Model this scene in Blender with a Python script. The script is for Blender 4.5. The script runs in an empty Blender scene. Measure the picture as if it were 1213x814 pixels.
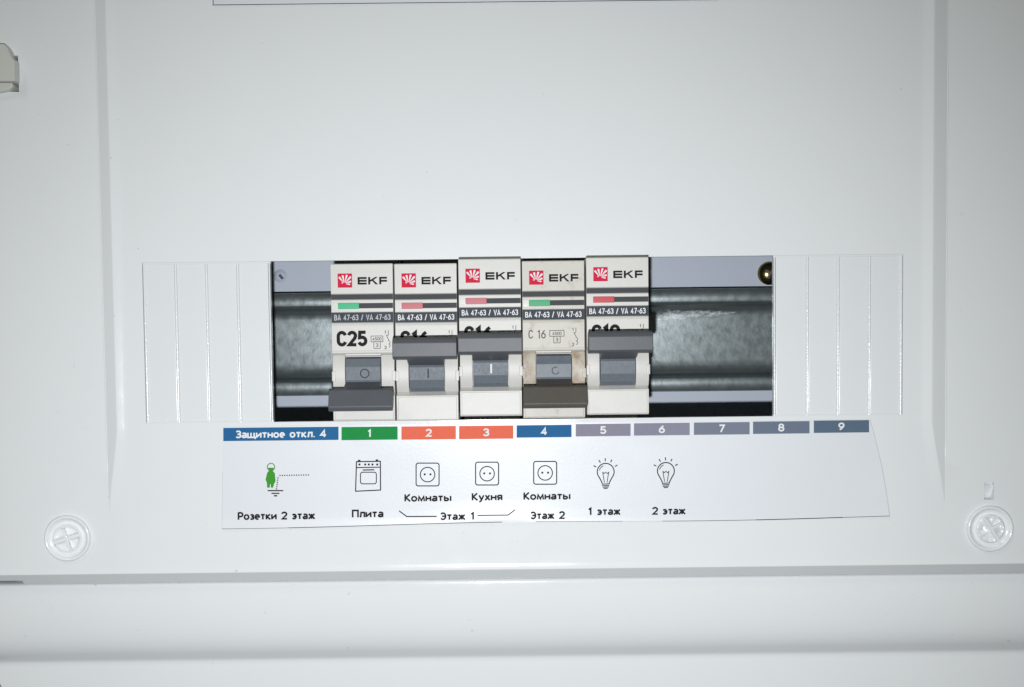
import bpy, bmesh, math, random
from mathutils import Vector, Matrix, noise
random.seed(4)
C = bpy.context.scene.collection
S = bpy.context.scene

# ---------------------------------------------------------------- camera
D = 0.34                      # camera to cover distance, metres
FPX = 1428.0                  # focal length in photo pixels
W, H = 1213.0, 814.0
FOOT = (595.0, 411.0)         # pixel of the perpendicular foot on the cover (world origin)
TILT, ROLL = math.radians(2.8), math.radians(0.66)
fwd = Vector((0, math.cos(TILT), -math.sin(TILT)))
rt = Vector((1, 0, 0)); up = rt.cross(fwd)
R_ = Matrix.Rotation(ROLL, 3, fwd)
rt = R_ @ rt; up = R_ @ up
CAM = Vector((0, -D, 0))
d0 = Vector((0, 1, 0))
PPX = FOOT[0] - FPX * d0.dot(rt) / d0.dot(fwd)
PPY = FOOT[1] + FPX * d0.dot(up) / d0.dot(fwd)
cd = bpy.data.cameras.new('camera'); cam = bpy.data.objects.new('camera', cd); C.objects.link(cam)
cam.matrix_world = Matrix((( rt.x, up.x, -fwd.x, CAM.x), (rt.y, up.y, -fwd.y, CAM.y), (rt.z, up.z, -fwd.z, CAM.z), (0, 0, 0, 1)))
cd.sensor_width = 36; cd.lens = FPX / W * 36
cd.shift_x = (W / 2 - PPX) / W; cd.shift_y = (PPY - H / 2) / W
cd.clip_start = 0.01; cd.clip_end = 20
S.camera = cam

def at(px, py, y=0.0):
    d = rt * ((px - PPX) / FPX) + up * (-(py - PPY) / FPX) + fwd
    return CAM + d * ((y - CAM.y) / d.y)

# ---------------------------------------------------------------- light
w = bpy.data.worlds.new('World'); S.world = w; w.use_nodes = True
bg = w.node_tree.nodes['Background']
bg.inputs[0].default_value = (0.84, 0.93, 0.80, 1); bg.inputs[1].default_value = 0.075
def lamp(name, typ, loc, target, energy, col, **kw):
    l = bpy.data.lights.new(name, typ); o = bpy.data.objects.new(name, l); C.objects.link(o)
    o.location = loc; l.energy = energy; l.color = col
    o.rotation_euler = (Vector(target) - Vector(loc)).to_track_quat('-Z', 'Y').to_euler()
    for k, v in kw.items(): setattr(l, k, v)
    return o
fl = at(575, 522)
lamp('phone_flash', 'SPOT', (fl.x, -D, fl.z), (fl.x - .012, 0, fl.z - .045), 4.6, (0.955, 0.975, 1.0),
     shadow_soft_size=0.0022, spot_size=math.radians(102), spot_blend=1.0)
lamp('room_ceiling_lamp', 'AREA', (-0.9, -1.3, 1.5), (0, 0, 0), 4.5, (1.0, 0.97, 0.80), size=0.5)
S.view_settings.view_transform = 'Standard'; S.view_settings.look = 'None'
S.view_settings.exposure = 0.0; S.view_settings.gamma = 1
S.cycles.max_bounces = 6

# ---------------------------------------------------------------- materials
def mat(name, col, rough=0.4, metal=0.0, bump=0.0, bscale=2000, var=0.0, vscale=300, spec=0.5, stain=None, rvar=0.0, coat=0.0, stretch=None):
    m = bpy.data.materials.new(name); m.use_nodes = True
    nt = m.node_tree; N = nt.nodes; L = nt.links; b = N['Principled BSDF']
    b.inputs['Base Color'].default_value = (*col, 1); b.inputs['Roughness'].default_value = rough
    b.inputs['Metallic'].default_value = metal; b.inputs['Specular IOR Level'].default_value = spec
    b.inputs['Coat Weight'].default_value = coat
    tc = N.new('ShaderNodeTexCoord'); co = tc.outputs['Object']
    if stretch:
        mp = N.new('ShaderNodeMapping'); mp.inputs['Scale'].default_value = stretch; L.new(co, mp.inputs['Vector']); co = mp.outputs[0]
    cur = None
    if var or stain:
        n = N.new('ShaderNodeTexNoise'); n.inputs['Scale'].default_value = vscale; n.inputs['Detail'].default_value = 5
        L.new(co, n.inputs['Vector'])
        mx = N.new('ShaderNodeMix'); mx.data_type = 'RGBA'
        mx.inputs['A'].default_value = (*[c * (1 - var) for c in col], 1)
        mx.inputs['B'].default_value = (*[min(1, c * (1 + var)) for c in col], 1)
        L.new(n.outputs['Fac'], mx.inputs['Factor']); cur = mx.outputs['Result']
        if stain:
            sc, scol, lo, hi = stain
            n2 = N.new('ShaderNodeTexNoise'); n2.inputs['Scale'].default_value = sc; n2.inputs['Detail'].default_value = 6; n2.inputs['Roughness'].default_value = .65
            L.new(co, n2.inputs['Vector'])
            mr = N.new('ShaderNodeMapRange'); mr.inputs['From Min'].default_value = lo; mr.inputs['From Max'].default_value = hi
            L.new(n2.outputs['Fac'], mr.inputs['Value'])
            m2 = N.new('ShaderNodeMix'); m2.data_type = 'RGBA'
            L.new(mr.outputs[0], m2.inputs['Factor']); L.new(cur, m2.inputs['A']); m2.inputs['B'].default_value = (*scol, 1)
            cur = m2.outputs['Result']
        L.new(cur, b.inputs['Base Color'])
    if rvar:
        n = N.new('ShaderNodeTexNoise'); n.inputs['Scale'].default_value = vscale * 1.7; n.inputs['Detail'].default_value = 6
        L.new(co, n.inputs['Vector'])
        mr = N.new('ShaderNodeMapRange'); mr.inputs['From Min'].default_value = .3; mr.inputs['From Max'].default_value = .7
        mr.inputs['To Min'].default_value = rough - rvar; mr.inputs['To Max'].default_value = rough + rvar
        L.new(n.outputs['Fac'], mr.inputs['Value']); L.new(mr.outputs[0], b.inputs['Roughness'])
    if bump:
        n = N.new('ShaderNodeTexNoise'); n.inputs['Scale'].default_value = bscale; n.inputs['Detail'].default_value = 3
        L.new(co, n.inputs['Vector'])
        bp = N.new('ShaderNodeBump'); bp.inputs['Strength'].default_value = bump; bp.inputs['Distance'].default_value = 0.0001
        L.new(n.outputs['Fac'], bp.inputs['Height']); L.new(bp.outputs[0], b.inputs['Normal'])
    return m
M = dict(
    cover=mat('white_glossy_plastic', (.78, .80, .812), .13, bump=.16, bscale=800, var=.012, vscale=60, rvar=.03, stain=(360, (.50, .51, .48), .685, .76)),
    strip=mat('white_plastic_blank', (.76, .78, .795), .16, bump=.07, bscale=700, var=.012, vscale=90, rvar=.04),
    ribm=mat('white_rib_plastic', (.78, .80, .815), .15, bump=.5, bscale=1600, var=.01, vscale=90),
    clear=mat('milky_plastic', (.83, .85, .86), .14, bump=.2, bscale=1500, var=.05, vscale=500),
    box=mat('grey_box_plastic', (.52, .58, .67), .5, bump=.1),
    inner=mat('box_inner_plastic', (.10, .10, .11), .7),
    rail=mat('galvanised_steel', (.245, .282, .29), .32, metal=.72, bump=.16, bscale=1100, var=.14, vscale=260, rvar=.05, stain=(500, (.275, .31, .315), .50, .74), stretch=(1, 1, .8)),
    brass=mat('yellow_zinc_plating', (.20, .17, .07), .22, metal=.95, bump=.3, var=.3, vscale=900),
    casing=mat('beige_casing_plastic', (.60, .59, .56), .45, bump=.35, bscale=2600, var=.05, vscale=500),
    casing_old=mat('yellowed_casing_plastic', (.56, .54, .49), .5, bump=.4, bscale=2400, var=.07, vscale=400, stain=(260, (.34, .26, .16), .56, .80)),
    cheek_old=mat('scorched_casing_plastic', (.53, .49, .42), .5, bump=.4, bscale=2400, var=.08, vscale=400, stain=(230, (.27, .18, .10), .42, .74)),
    handle=mat('dark_grey_handle_plastic', (.082, .089, .102), .45, spec=.35, bump=.25, bscale=1800, var=.1, vscale=500),
    drum=mat('grey_toggle_plastic', (.135, .155, .18), .5, bump=.12, bscale=1500, var=.15, vscale=900, rvar=.05, spec=.35),
    handle_old=mat('worn_brownish_handle_plastic', (.078, .072, .062), .5, spec=.35, bump=.4, bscale=1500, var=.16, vscale=300, stain=(350, (.09, .06, .04), .55, .75)),
    drum_old=mat('dusty_grey_toggle_plastic', (.125, .145, .175), .45, spec=.4, bump=.3, bscale=1500, var=.2, vscale=500, stain=(600, (.20, .19, .17), .56, .75)),
    stripe=mat('dark_grey_stripe', (.055, .058, .065), .6, spec=.2, bump=.2),
    band=mat('dark_name_band', (.048, .055, .070), .6, spec=.2, bump=.2, var=.1, vscale=1500),
    ink=mat('black_ink', (.010, .010, .012), .6, spec=.12), ink_soft=mat('faded_dark_ink', (.07, .07, .075), .6, spec=.12),
    white_ink=mat('white_ink', (.78, .80, .82), .6, spec=.12), grey_ink=mat('pale_grey_ink', (.50, .52, .55), .6, spec=.12),
    red=mat('logo_red', (.60, .016, .055), .6, spec=.12, var=.1, vscale=1500),
    green_ind=mat('green_indicator', (.025, .42, .19), .5), green_ind2=mat('dark_green_indicator', (.015, .33, .13), .5, var=.2, vscale=2500),
    pink_ind=mat('faded_red_indicator', (.50, .115, .14), .5), red_ind=mat('red_indicator', (.52, .025, .04), .5),
    win=mat('clear_window_white', (.70, .70, .68), .15),
    paper=mat('printer_paper', (.73, .75, .79), .34, spec=.4, bump=.18, bscale=1200, var=.012, vscale=120),
    blue=mat('blue_print', (.018, .125, .30), .6, spec=.12, var=.08, vscale=900), green=mat('green_print', (.010, .26, .055), .6, spec=.12, var=.06, vscale=900),
    orange=mat('orange_print', (.78, .15, .085), .6, spec=.12, var=.06, vscale=900),
    g5=mat('mauve_grey_print', (.26, .25, .315), .6, spec=.12, var=.06, vscale=900), g6=mat('mauve_print', (.25, .25, .32), .6, spec=.12, var=.06, vscale=900),
    g7=mat('slate_mauve_print', (.19, .21, .275), .6, spec=.12, var=.06, vscale=900), g8=mat('slate_print', (.145, .18, .245), .6, spec=.12, var=.06, vscale=900),
    g9=mat('slate_blue_print', (.10, .15, .215), .6, spec=.12, var=.06, vscale=900),
    person=mat('green_figure_ink', (.05, .30, .03), .6, spec=.12),
    wall=mat('brown_wall_paint', (.30, .22, .14), .8, bump=.5, bscale=300, var=.1, vscale=20),
    clasp=mat('cream_clasp_plastic', (.60, .61, .565), .35, bump=.2),
)

# ---------------------------------------------------------------- helpers
def link(name, bm, m, parent=None, smooth=30, loc=None, wn=True):
    me = bpy.data.meshes.new(name); bmesh.ops.recalc_face_normals(bm, faces=bm.faces[:])
    bm.to_mesh(me); bm.free()
    if smooth:
        me.shade_smooth(); me.set_sharp_from_angle(angle=math.radians(smooth))
    if m: me.materials.append(m)
    o = bpy.data.objects.new(name, me); C.objects.link(o)
    if parent: o.parent = parent
    if smooth and wn:
        q = o.modifiers.new('normals', 'WEIGHTED_NORMAL'); q.keep_sharp = True; q.weight = 80
    if loc: o.location = loc
    return o
def empty(name, loc=(0, 0, 0)):
    o = bpy.data.objects.new(name, None); o.empty_display_size = .01; C.objects.link(o); o.location = loc; return o
def tag(o, label=None, cat=None, group=None, kind=None):
    for k, v in (('label', label), ('category', cat), ('group', group), ('kind', kind)):
        if v: o[k] = v
    return o
def bevel(bm, edges, wd, seg=2):
    if wd > 0 and edges: bmesh.ops.bevel(bm, geom=edges, offset=wd, segments=seg, profile=.5, affect='EDGES', clamp_overlap=True)
def box(bm, x0, x1, y0, y1, z0, z1, bv=0, seg=2):
    t = bmesh.new()
    vs = [t.verts.new((x, y, z)) for x in (x0, x1) for y in (y0, y1) for z in (z0, z1)]
    for f in ((0, 1, 3, 2), (4, 6, 7, 5), (0, 4, 5, 1), (2, 3, 7, 6), (0, 2, 6, 4), (1, 5, 7, 3)): t.faces.new([vs[i] for i in f])
    bmesh.ops.recalc_face_normals(t, faces=t.faces[:])
    bevel(t, t.edges[:], bv, seg); merge(bm, t)
def merge(bm, t):
    me = bpy.data.meshes.new('tmp'); t.to_mesh(me); t.free(); bm.from_mesh(me); bpy.data.meshes.remove(me)
def prism_x(bm, pts, x0, x1, bv=0, seg=2, minang=20):
    """extrude a closed (y,z) profile along x"""
    t = bmesh.new()
    a = [t.verts.new((x0, y, z)) for y, z in pts]; b = [t.verts.new((x1, y, z)) for y, z in pts]
    n = len(pts)
    for i in range(n): t.faces.new((a[i], a[(i + 1) % n], b[(i + 1) % n], b[i]))
    t.faces.new(a[::-1]); t.faces.new(b)
    bmesh.ops.recalc_face_normals(t, faces=t.faces[:])
    if bv: bevel(t, [e for e in t.edges if e.calc_face_angle(0) > math.radians(minang)], bv, seg)
    merge(bm, t)
def prism_y(bm, pts, y0, y1, bv=0, seg=2):
    t = bmesh.new()
    a = [t.verts.new((x, y0, z)) for x, z in pts]; b = [t.verts.new((x, y1, z)) for x, z in pts]
    n = len(pts)
    for i in range(n): t.faces.new((a[i], a[(i + 1) % n], b[(i + 1) % n], b[i]))
    t.faces.new(a[::-1]); t.faces.new(b)
    bmesh.ops.recalc_face_normals(t, faces=t.faces[:])
    if bv: bevel(t, t.edges[:], bv, seg)
    merge(bm, t)
def lathe(bm, prof, cx=0, cz=0, n=40):
    """prof: (radius, y) pairs from the rim to the centre, axis along y"""
    rings = []
    for r, y in prof:
        if r < 1e-7: rings.append([bm.verts.new((cx, y, cz))])
        else: rings.append([bm.verts.new((cx + r * math.cos(2 * math.pi * k / n), y, cz + r * math.sin(2 * math.pi * k / n))) for k in range(n)])
    for a, b in zip(rings, rings[1:]):
        for k in range(n):
            k2 = (k + 1) % n
            if len(b) == 1: bm.faces.new((a[k], a[k2], b[0]))
            elif len(a) == 1: bm.faces.new((a[0], b[k2], b[k]))
            else: bm.faces.new((a[k], a[k2], b[k2], b[k]))

# 2-D print: lists of polygons in (u right, v down) units
_tc = {}
def text2d(s, h, x, y, bold=0.0, sx=1.0, align='CENTER', spacing=1.0, shear=0.0):
    """letters of cap height h, baseline at v=y"""
    key = (s, bold, align, spacing)
    if key not in _tc:
        cu = bpy.data.curves.new('t', 'FONT'); cu.body = s; cu.size = 1; cu.offset = bold; cu.align_x = align
        cu.space_character = spacing; cu.resolution_u = 4
        o = bpy.data.objects.new('t', cu); C.objects.link(o)
        dg = bpy.context.evaluated_depsgraph_get(); me = bpy.data.meshes.new_from_object(o.evaluated_get(dg))
        _tc[key] = ([(v.co.x, v.co.y) for v in me.vertices], [tuple(p.vertices) for p in me.polygons])
        bpy.data.objects.remove(o); bpy.data.curves.remove(cu); bpy.data.meshes.remove(me)
    vs, fs = _tc[key]; k = h / 0.70
    return [[(x + (vs[i][0] + shear * vs[i][1]) * k * sx, y - vs[i][1] * k) for i in f] for f in fs]
def stroke(pts, wd, closed=False):
    out = []
    P = list(pts) + ([pts[0]] if closed else [])
    for (x0, y0), (x1, y1) in zip(P, P[1:]):
        l = math.hypot(x1 - x0, y1 - y0) or 1e-9; dx, dy = (x1 - x0) / l * wd / 2, (y1 - y0) / l * wd / 2
        e = .6
        out.append([(x0 - dy - dx * e, y0 + dx - dy * e), (x1 - dy + dx * e, y1 + dx + dy * e), (x1 + dy + dx * e, y1 - dx + dy * e), (x0 + dy - dx * e, y0 - dx - dy * e)])
    return out
def ring(cx, cy, r, wd, n=24, a0=0, a1=360, ry=None):
    ry = ry or r; q = []
    for k in range(n):
        a, b = math.radians(a0 + (a1 - a0) * k / n), math.radians(a0 + (a1 - a0) * (k + 1) / n)
        q.append([(cx + (r + s * wd / 2) * math.cos(t), cy + (ry + s * wd / 2) * math.sin(t)) for t, s in ((a, 1), (b, 1), (b, -1), (a, -1))])
    return q
def disc(cx, cy, r, n=14, ry=None): return [[(cx + r * math.cos(6.2832 * k / n), cy + (ry or r) * math.sin(6.2832 * k / n)) for k in range(n)]]
def mitre(pts, wd):
    """one continuous strip of quads along an open polyline"""
    n = len(pts); nm = []
    for i in range(n):
        ds = []
        if i: a, b = pts[i - 1], pts[i]; l = math.hypot(b[0] - a[0], b[1] - a[1]); ds.append(((b[0] - a[0]) / l, (b[1] - a[1]) / l))
        if i < n - 1: a, b = pts[i], pts[i + 1]; l = math.hypot(b[0] - a[0], b[1] - a[1]); ds.append(((b[0] - a[0]) / l, (b[1] - a[1]) / l))
        tx, ty = sum(d[0] for d in ds), sum(d[1] for d in ds); l = math.hypot(tx, ty) or 1; tx, ty = tx / l, ty / l
        k = 1 / max(.45, tx * ds[0][0] + ty * ds[0][1]); nm.append((-ty * k * wd / 2, tx * k * wd / 2))
    return [[(pts[i][0] + nm[i][0], pts[i][1] + nm[i][1]), (pts[i + 1][0] + nm[i + 1][0], pts[i + 1][1] + nm[i + 1][1]),
             (pts[i + 1][0] - nm[i + 1][0], pts[i + 1][1] - nm[i + 1][1]), (pts[i][0] - nm[i][0], pts[i][1] - nm[i][1])] for i in range(n - 1)]
def _arc(cx, cy, rx, ry, a0, a1, n=8): return [(cx + rx * math.cos(math.radians(a0 + (a1 - a0) * k / n)), cy + ry * math.sin(math.radians(a0 + (a1 - a0) * k / n))) for k in range(n + 1)]
GL = {   # glyph: width, strokes; box 0..w wide, 0 (top) .. 1 (baseline); angles clockwise from east
    '0': (.56, [_arc(.28, .30, .28, .30, -180, 0) + _arc(.28, .70, .28, .30, 0, 180) + [(0, .30)]]),
    '1': (.34, [[(0, .22), (.24, .02), (.24, 1.06)]]),
    '2': (.54, [_arc(.27, .28, .27, .28, -170, 10, 9) + [(.46, .50), (.04, 1.0), (.60, 1.0)]]),
    '3': (.54, [_arc(.26, .25, .25, .25, -165, 60, 9) + [(.22, .48)], [(.2, .48)] + _arc(.26, .74, .28, .26, -65, 165, 10)]),
    '4': (.58, [[(.42, 1.06), (.42, .02), (.02, .74), (.62, .74)]]),
    '5': (.54, [[(.54, 0), (.08, 0), (.05, .44)] + _arc(.26, .70, .28, .30, -110, 160, 10)]),
    '6': (.56, [[(.48, .0), (.30, .14), (.08, .45), (0, .68)] + _arc(.28, .70, .28, .30, 180, -175, 14)]),
    '7': (.52, [[(0, 0), (.52, 0), (.16, 1.06)]]),
    '8': (.56, [_arc(.28, .25, .24, .25, 90, 450, 14), _arc(.28, .74, .28, .27, -90, 270, 14)]),
    '9': (.56, [[(.08, 1.0), (.26, .86), (.48, .55), (.56, .32)] + _arc(.28, .30, .28, .30, 0, -355, 14)]),
    'C': (.56, [_arc(.28, .30, .28, .30, -12, -180, 8) + _arc(.28, .70, .28, .30, 180, 12, 8)]),
    'B': (.56, [[(0, -.06), (0, 1.06)], [(0, 0), (.26, 0)] + _arc(.27, .24, .23, .24, -80, 80, 6) + [(.26, .48), (0, .48)], [(.27, .48)] + _arc(.28, .74, .27, .26, -80, 80, 6) + [(.26, 1.0), (0, 1.0)]]),
    'A': (.64, [[(0, 1.06), (.32, -.04), (.64, 1.06)], [(.12, .74), (.52, .74)]]),
    'V': (.64, [[(0, -.06), (.32, 1.04), (.64, -.06)]]),
    '/': (.44, [[(0, 1.1), (.40, -.1)]]), '-': (.30, [[(0, .56), (.30, .56)]]), ' ': (.30, [])}
def sfont(s, h, x, y, wd, sx=1.0, gap=.24, align='CENTER'):
    tot = sum(GL[c][0] + gap for c in s) * h * sx - gap * h * sx
    X = x - (tot / 2 if align == 'CENTER' else 0); out = []
    hh = h - wd
    for c in s:
        gw, st = GL[c]
        for l in st: out += mitre([(X + a * h * sx, y - h + wd / 2 + (b if b > 1.08 else max(-.5 * wd / hh, min(1 + .5 * wd / hh, b))) * hh) for a, b in l], wd)
        X += (gw + gap) * h * sx
    return out
GL.update({
    'а': (.44, [[(.04, .42)] + _arc(.23, .50, .21, .17, -130, 0, 6) + [(.44, 1.06)], [(.44, .66), (.22, .67)] + _arc(.21, .84, .21, .16, -100, -270, 7) + [(.44, .92)]]),
    'щ': (.80, [[(0, .27), (0, 1), (.84, 1), (.84, 1.26)], [(.36, .27), (.36, 1)], [(.72, .27), (.72, 1)]]),
    'и': (.48, [[(0, .27), (0, 1.06)], [(.48, .27), (.48, 1.06)], [(.02, .94), (.46, .40)]]),
    'т': (.44, [[(-.02, .33), (.46, .33)], [(.22, .33), (.22, 1.06)]]),
    'н': (.46, [[(0, .27), (0, 1.06)], [(.46, .27), (.46, 1.06)], [(0, .65), (.46, .65)]]),
    'о': (.50, [_arc(.25, .665, .25, .335, -90, 270, 16)]),
    'е': (.46, [[(.02, .66)] + _arc(.23, .665, .23, .335, 0, -305, 14)]),
    'к': (.44, [[(0, .27), (0, 1.06)], [(.42, .27), (.07, .65), (.46, 1.06)]]),
    'л': (.48, [[(-.02, 1.0), (.08, .94), (.13, .33), (.48, .33), (.48, 1.06)]]),
    '.': (.08, [[(.04, .90), (.04, 1.06)]]),
    'Р': (.50, [[(0, -.06), (0, 1.06)], [(0, 0), (.24, 0)] + _arc(.24, .29, .26, .29, -80, 80, 7) + [(.24, .58), (0, .58)]]),
    'з': (.38, [_arc(.17, .49, .19, .16, -145, 70, 8) + [(.12, .65)], [(.12, .65)] + _arc(.18, .82, .21, .18, -70, 145, 8)]),
    'З': (.50, [_arc(.24, .25, .25, .25, -150, 70, 8) + [(.16, .49)], [(.16, .49)] + _arc(.25, .74, .27, .26, -70, 150, 9)]),
    'П': (.58, [[(0, 1.06), (0, 0), (.58, 0), (.58, 1.06)]]),
    'К': (.50, [[(0, -.06), (0, 1.06)], [(.50, -.06), (.08, .5), (.54, 1.06)]]),
    'м': (.62, [[(0, 1.06), (.06, .33), (.31, .95), (.56, .33), (.62, 1.06)]]),
    'ы': (.66, [[(0, .27), (0, 1.06)], [(0, .61), (.18, .61)] + _arc(.19, .805, .20, .195, -80, 80, 6) + [(.18, 1), (0, 1)], [(.64, .27), (.64, 1.06)]]),
    'у': (.46, [[(0, .27), (.24, .95)], [(.48, .27), (.22, 1.10), (.14, 1.24), (0, 1.27)]]),
    'х': (.44, [[(0, .27), (.46, 1.06)], [(.44, .27), (-.02, 1.06)]]),
    'я': (.42, [[(.42, .27), (.42, 1.06)], [(.42, .33), (.2, .33)] + _arc(.18, .52, .18, .19, -95, -265, 7) + [(.2, .71), (.42, .71)], [(.22, .71), (0, 1.06)]]),
    'э': (.42, [_arc(.18, .665, .24, .335, -140, 140, 12), [(.1, .66), (.42, .66)]]),
    'Э': (.52, [_arc(.22, .5, .30, .5, -140, 140, 12), [(.12, .5), (.5, .5)]]),
    'ж': (.68, [[(.34, .27), (.34, 1.06)], [(0, .27), (.28, .66), (-.02, 1.06)], [(.68, .27), (.40, .66), (.70, 1.06)]]),
})
def fit(s, cap, x, yb, width, wd=.21, gap=.21):
    base = sum(GL[c][0] + gap for c in s) - gap
    return sfont(s, cap, x, yb, cap * wd, width / (base * cap), gap)
def rect(x0, y0, x1, y1, nx=1, ny=1):
    return [[(x0 + (x1 - x0) * (i + a) / nx, y0 + (y1 - y0) * (j + b) / ny) for a, b in ((0, 0), (1, 0), (1, 1), (0, 1))] for i in range(nx) for j in range(ny)]
def rrect(x0, y0, x1, y1, r, wd):
    pts = []
    for cx, cy, a in ((x1 - r, y0 + r, -90), (x1 - r, y1 - r, 0), (x0 + r, y1 - r, 90), (x0 + r, y0 + r, 180)):
        for k in range(5): t = math.radians(a + 22.5 * k); pts.append((cx + r * math.cos(t), cy + r * math.sin(t)))
    return stroke(pts, wd, True)
def rot2(polys, ang, cx, cy):
    c, s = math.cos(ang), math.sin(ang)
    return [[(cx + (x - cx) * c - (y - cy) * s, cy + (x - cx) * s + (y - cy) * c) for x, y in p] for p in polys]
def printed(name, polys, m, f, parent):
    """lay flat print on a surface: f maps (u,v) to a 3-D point in the parent's space"""
    bm = bmesh.new(); seen = {}
    for i, p in enumerate(polys):
        vs = []
        for (u, v) in p:
            k = (round(u, 4), round(v, 4))
            if k not in seen:
                q_ = Vector(f(u, v)); q_.y -= (i % 9) * 4e-7; seen[k] = bm.verts.new(q_)
            if seen[k] not in vs: vs.append(seen[k])
        if len(vs) > 2:
            try: bm.faces.new(vs)
            except ValueError: pass
    for fc in bm.faces:
        fc.normal_update()
        if fc.normal.y > 0: fc.normal_flip()
    me = bpy.data.meshes.new(name); bm.to_mesh(me); bm.free(); me.materials.append(m)
    o = bpy.data.objects.new(name, me); C.objects.link(o); o.parent = parent; return o

# ---------------------------------------------------------------- setting
bm = bmesh.new(); box(bm, -.9, .9, .095, .115, -.7, .7); tag(link('wall', bm, M['wall'], smooth=0), 'brown painted wall behind the electrical box', kind='structure')

# ---------------------------------------------------------------- cover
BASE = 0.0007
def VZ(v): return (411 - v) / 4200.0
def UX(u): return (u - 595) / 4200.0
Z_S0, Z_S1 = at(595, 505).z, at(595, 604).z
def Hh(z):
    t = max(0, min(1, (Z_S0 - z) / (Z_S0 - Z_S1)))
    return 1 - t * t * (3 - 2 * t) * .25 - t * .75
def panel_y(x, z): return BASE * (1 - Hh(z))
xl_f, xl_c, xl_b = at(116.5, 150, BASE).x, at(128.5, 150, -.0005).x, at(143, 150, 0).x
xr_f, xr_c, xr_b = at(1122, 150, BASE).x, at(1106.5, 150, -.0005).x, at(1091, 150, 0).x
BD = .0006
HX0, HX1 = at(170.5, 400).x, at(1069.4, 400).x
HZ0, HZ1 = VZ(307.0), VZ(497.0)
cover = empty('panel_cover', (0, 0, 0))
tag(cover, 'white glossy plastic front cover with a raised centre panel and rectangular breaker opening', 'panel cover')
slx0, slx1 = at(1166, 580, BASE).x, at(1177.5, 580, BASE).x; slz0, slz1 = at(1171, 571.5, BASE).z, at(1171, 592, BASE).z
lax1 = at(22, 90, BASE).x; laz0, laz1 = at(10, 66, BASE).z, at(10, 109, BASE).z
zb0, zb1, zb2 = at(595, 667, BASE).z, at(595, 674, BASE - .0007).z, at(595, 685.5, BASE + .003).z
def span(a, b, n): return [a + (b - a) * i / n for i in range(n)]
rows = []
ztop = at(595, -110).z
rows += span(ztop, laz0, 3) + span(laz0, laz1, 2) + span(laz1, HZ0, 4) + span(HZ0, HZ1, 4) + span(HZ1, Z_S0, 3)
rows += span(Z_S0, slz0, 8) + span(slz0, slz1, 3) + span(slz1, Z_S1, 3) + span(Z_S1, zb0, 4)
nb = 6
prof = [(z, panel_y(0, z)) for z in rows]
for i in range(nb + 1): t = i / nb; prof.append((zb0 + (zb1 - zb0) * t, BASE - .00012 * t - .00016 * t * t))
prof.append((zb1 - .00015, BASE - .00034)); prof.append((zb1 - .0003, BASE - .00028))
for t in (.25, .6, .9): prof.append((zb1 - .0003 + (zb2 - zb1 + .0003) * t, BASE - .00028 + .0031 * t))
prof.append((zb2, BASE + .0034)); prof.append((zb2 + .0001, BASE + .008))
xe0, xe1 = at(-70, 400).x, at(1300, 400).x
bm = bmesh.new(); grid = []
for ri, (z, y) in enumerate(prof):
    h = Hh(z)
    inpan = z > zb0 + 1e-9
    cl, cr = xl_f + (xl_c - xl_f) * h, xr_f + (xr_c - xr_f) * h
    bl, br = cl + (xl_b - xl_c), cr + (xr_b - xr_c)
    if not inpan: cl = bl = None
    row = []
    def add(x, yy): row.append(bm.verts.new((x, yy, z + (max(0, min(1, (lax1 - .0040 - x) / .0055)) * .0019 if z < zb1 - .0025 else 0))))
    ly = BASE if inpan else y
    f0, f1 = xl_f, xr_f
    c0, c1 = (cl, cr) if inpan else (xl_f + 1e-4, xr_f - 1e-4)
    b0, b1 = (bl, br) if inpan else (xl_b, xr_b)
    if inpan and h < .02: c0, c1 = xl_f + 1e-4, xr_f - 1e-4
    for x in (xe0, lax1 - .0095, lax1 - .0040): add(x, ly)
    add(lax1, ly)
    for x in span(lax1, f0 - .0002, 4)[1:]: add(x, ly)
    add(f0 - .0003, ly); add(f0 - .00012, ly - (.00007 * h if inpan else 0)); add(f0, ly)
    py = y - (BD * h if inpan else 0)
    for t in (.15, .5, .85): add(f0 + (c0 - f0) * t, ly + (py - ly) * t)
    add(c0 - .00001, py + .00001); add(c0 + .0002, py - .00002 * h)
    for t in (.3, .6, .85): add(c0 + (b0 - c0) * t, py + (y - py) * (t * t * (3 - 2 * t)))
    add(b0, y)
    for x in span(b0, HX0, 3)[1:]: add(x, y)
    add(HX0, y)
    for x in span(HX0, HX1, 24)[1:]: add(x, y)
    add(HX1, y)
    for x in span(b1, HX1, 3)[:0:-1]: add(x, y)
    add(b1, y)
    for t in (.85, .6, .3): add(c1 + (b1 - c1) * t, py + (y - py) * (t * t * (3 - 2 * t)))
    add(c1 - .0002, py - .00002 * h); add(c1 + .00001, py + .00001)
    for t in (.85, .5, .15): add(f1 + (c1 - f1) * t, ly + (py - ly) * t)
    add(f1, ly); add(f1 + .00012, ly - (.00007 * h if inpan else 0)); add(f1 + .0003, ly)
    add((f1 + slx0) / 2, ly); add(slx0, ly); add(slx1, ly)
    for x in span(slx1, xe1, 3)[1:]: add(x, ly)
    add(xe1, ly)
    grid.append(row)
for a, b in zip(grid, grid[1:]):
    for i in range(len(a) - 1):
        xm, zm = (a[i].co.x + a[i + 1].co.x) / 2, (a[i].co.z + b[i].co.z) / 2
        if HX0 < xm < HX1 and HZ1 < zm < HZ0: continue
        if xm < lax1 and laz1 < zm < laz0: continue
        if slx0 < xm < slx1 and slz1 < zm < slz0: continue
        bm.faces.new((a[i], b[i], b[i + 1], a[i + 1]))
be = [e for e in bm.edges if len(e.link_faces) == 1]
r = bmesh.ops.extrude_edge_only(bm, edges=be)
for v in [g for g in r['geom'] if isinstance(g, bmesh.types.BMVert)]: v.co.y += .0022
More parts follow.
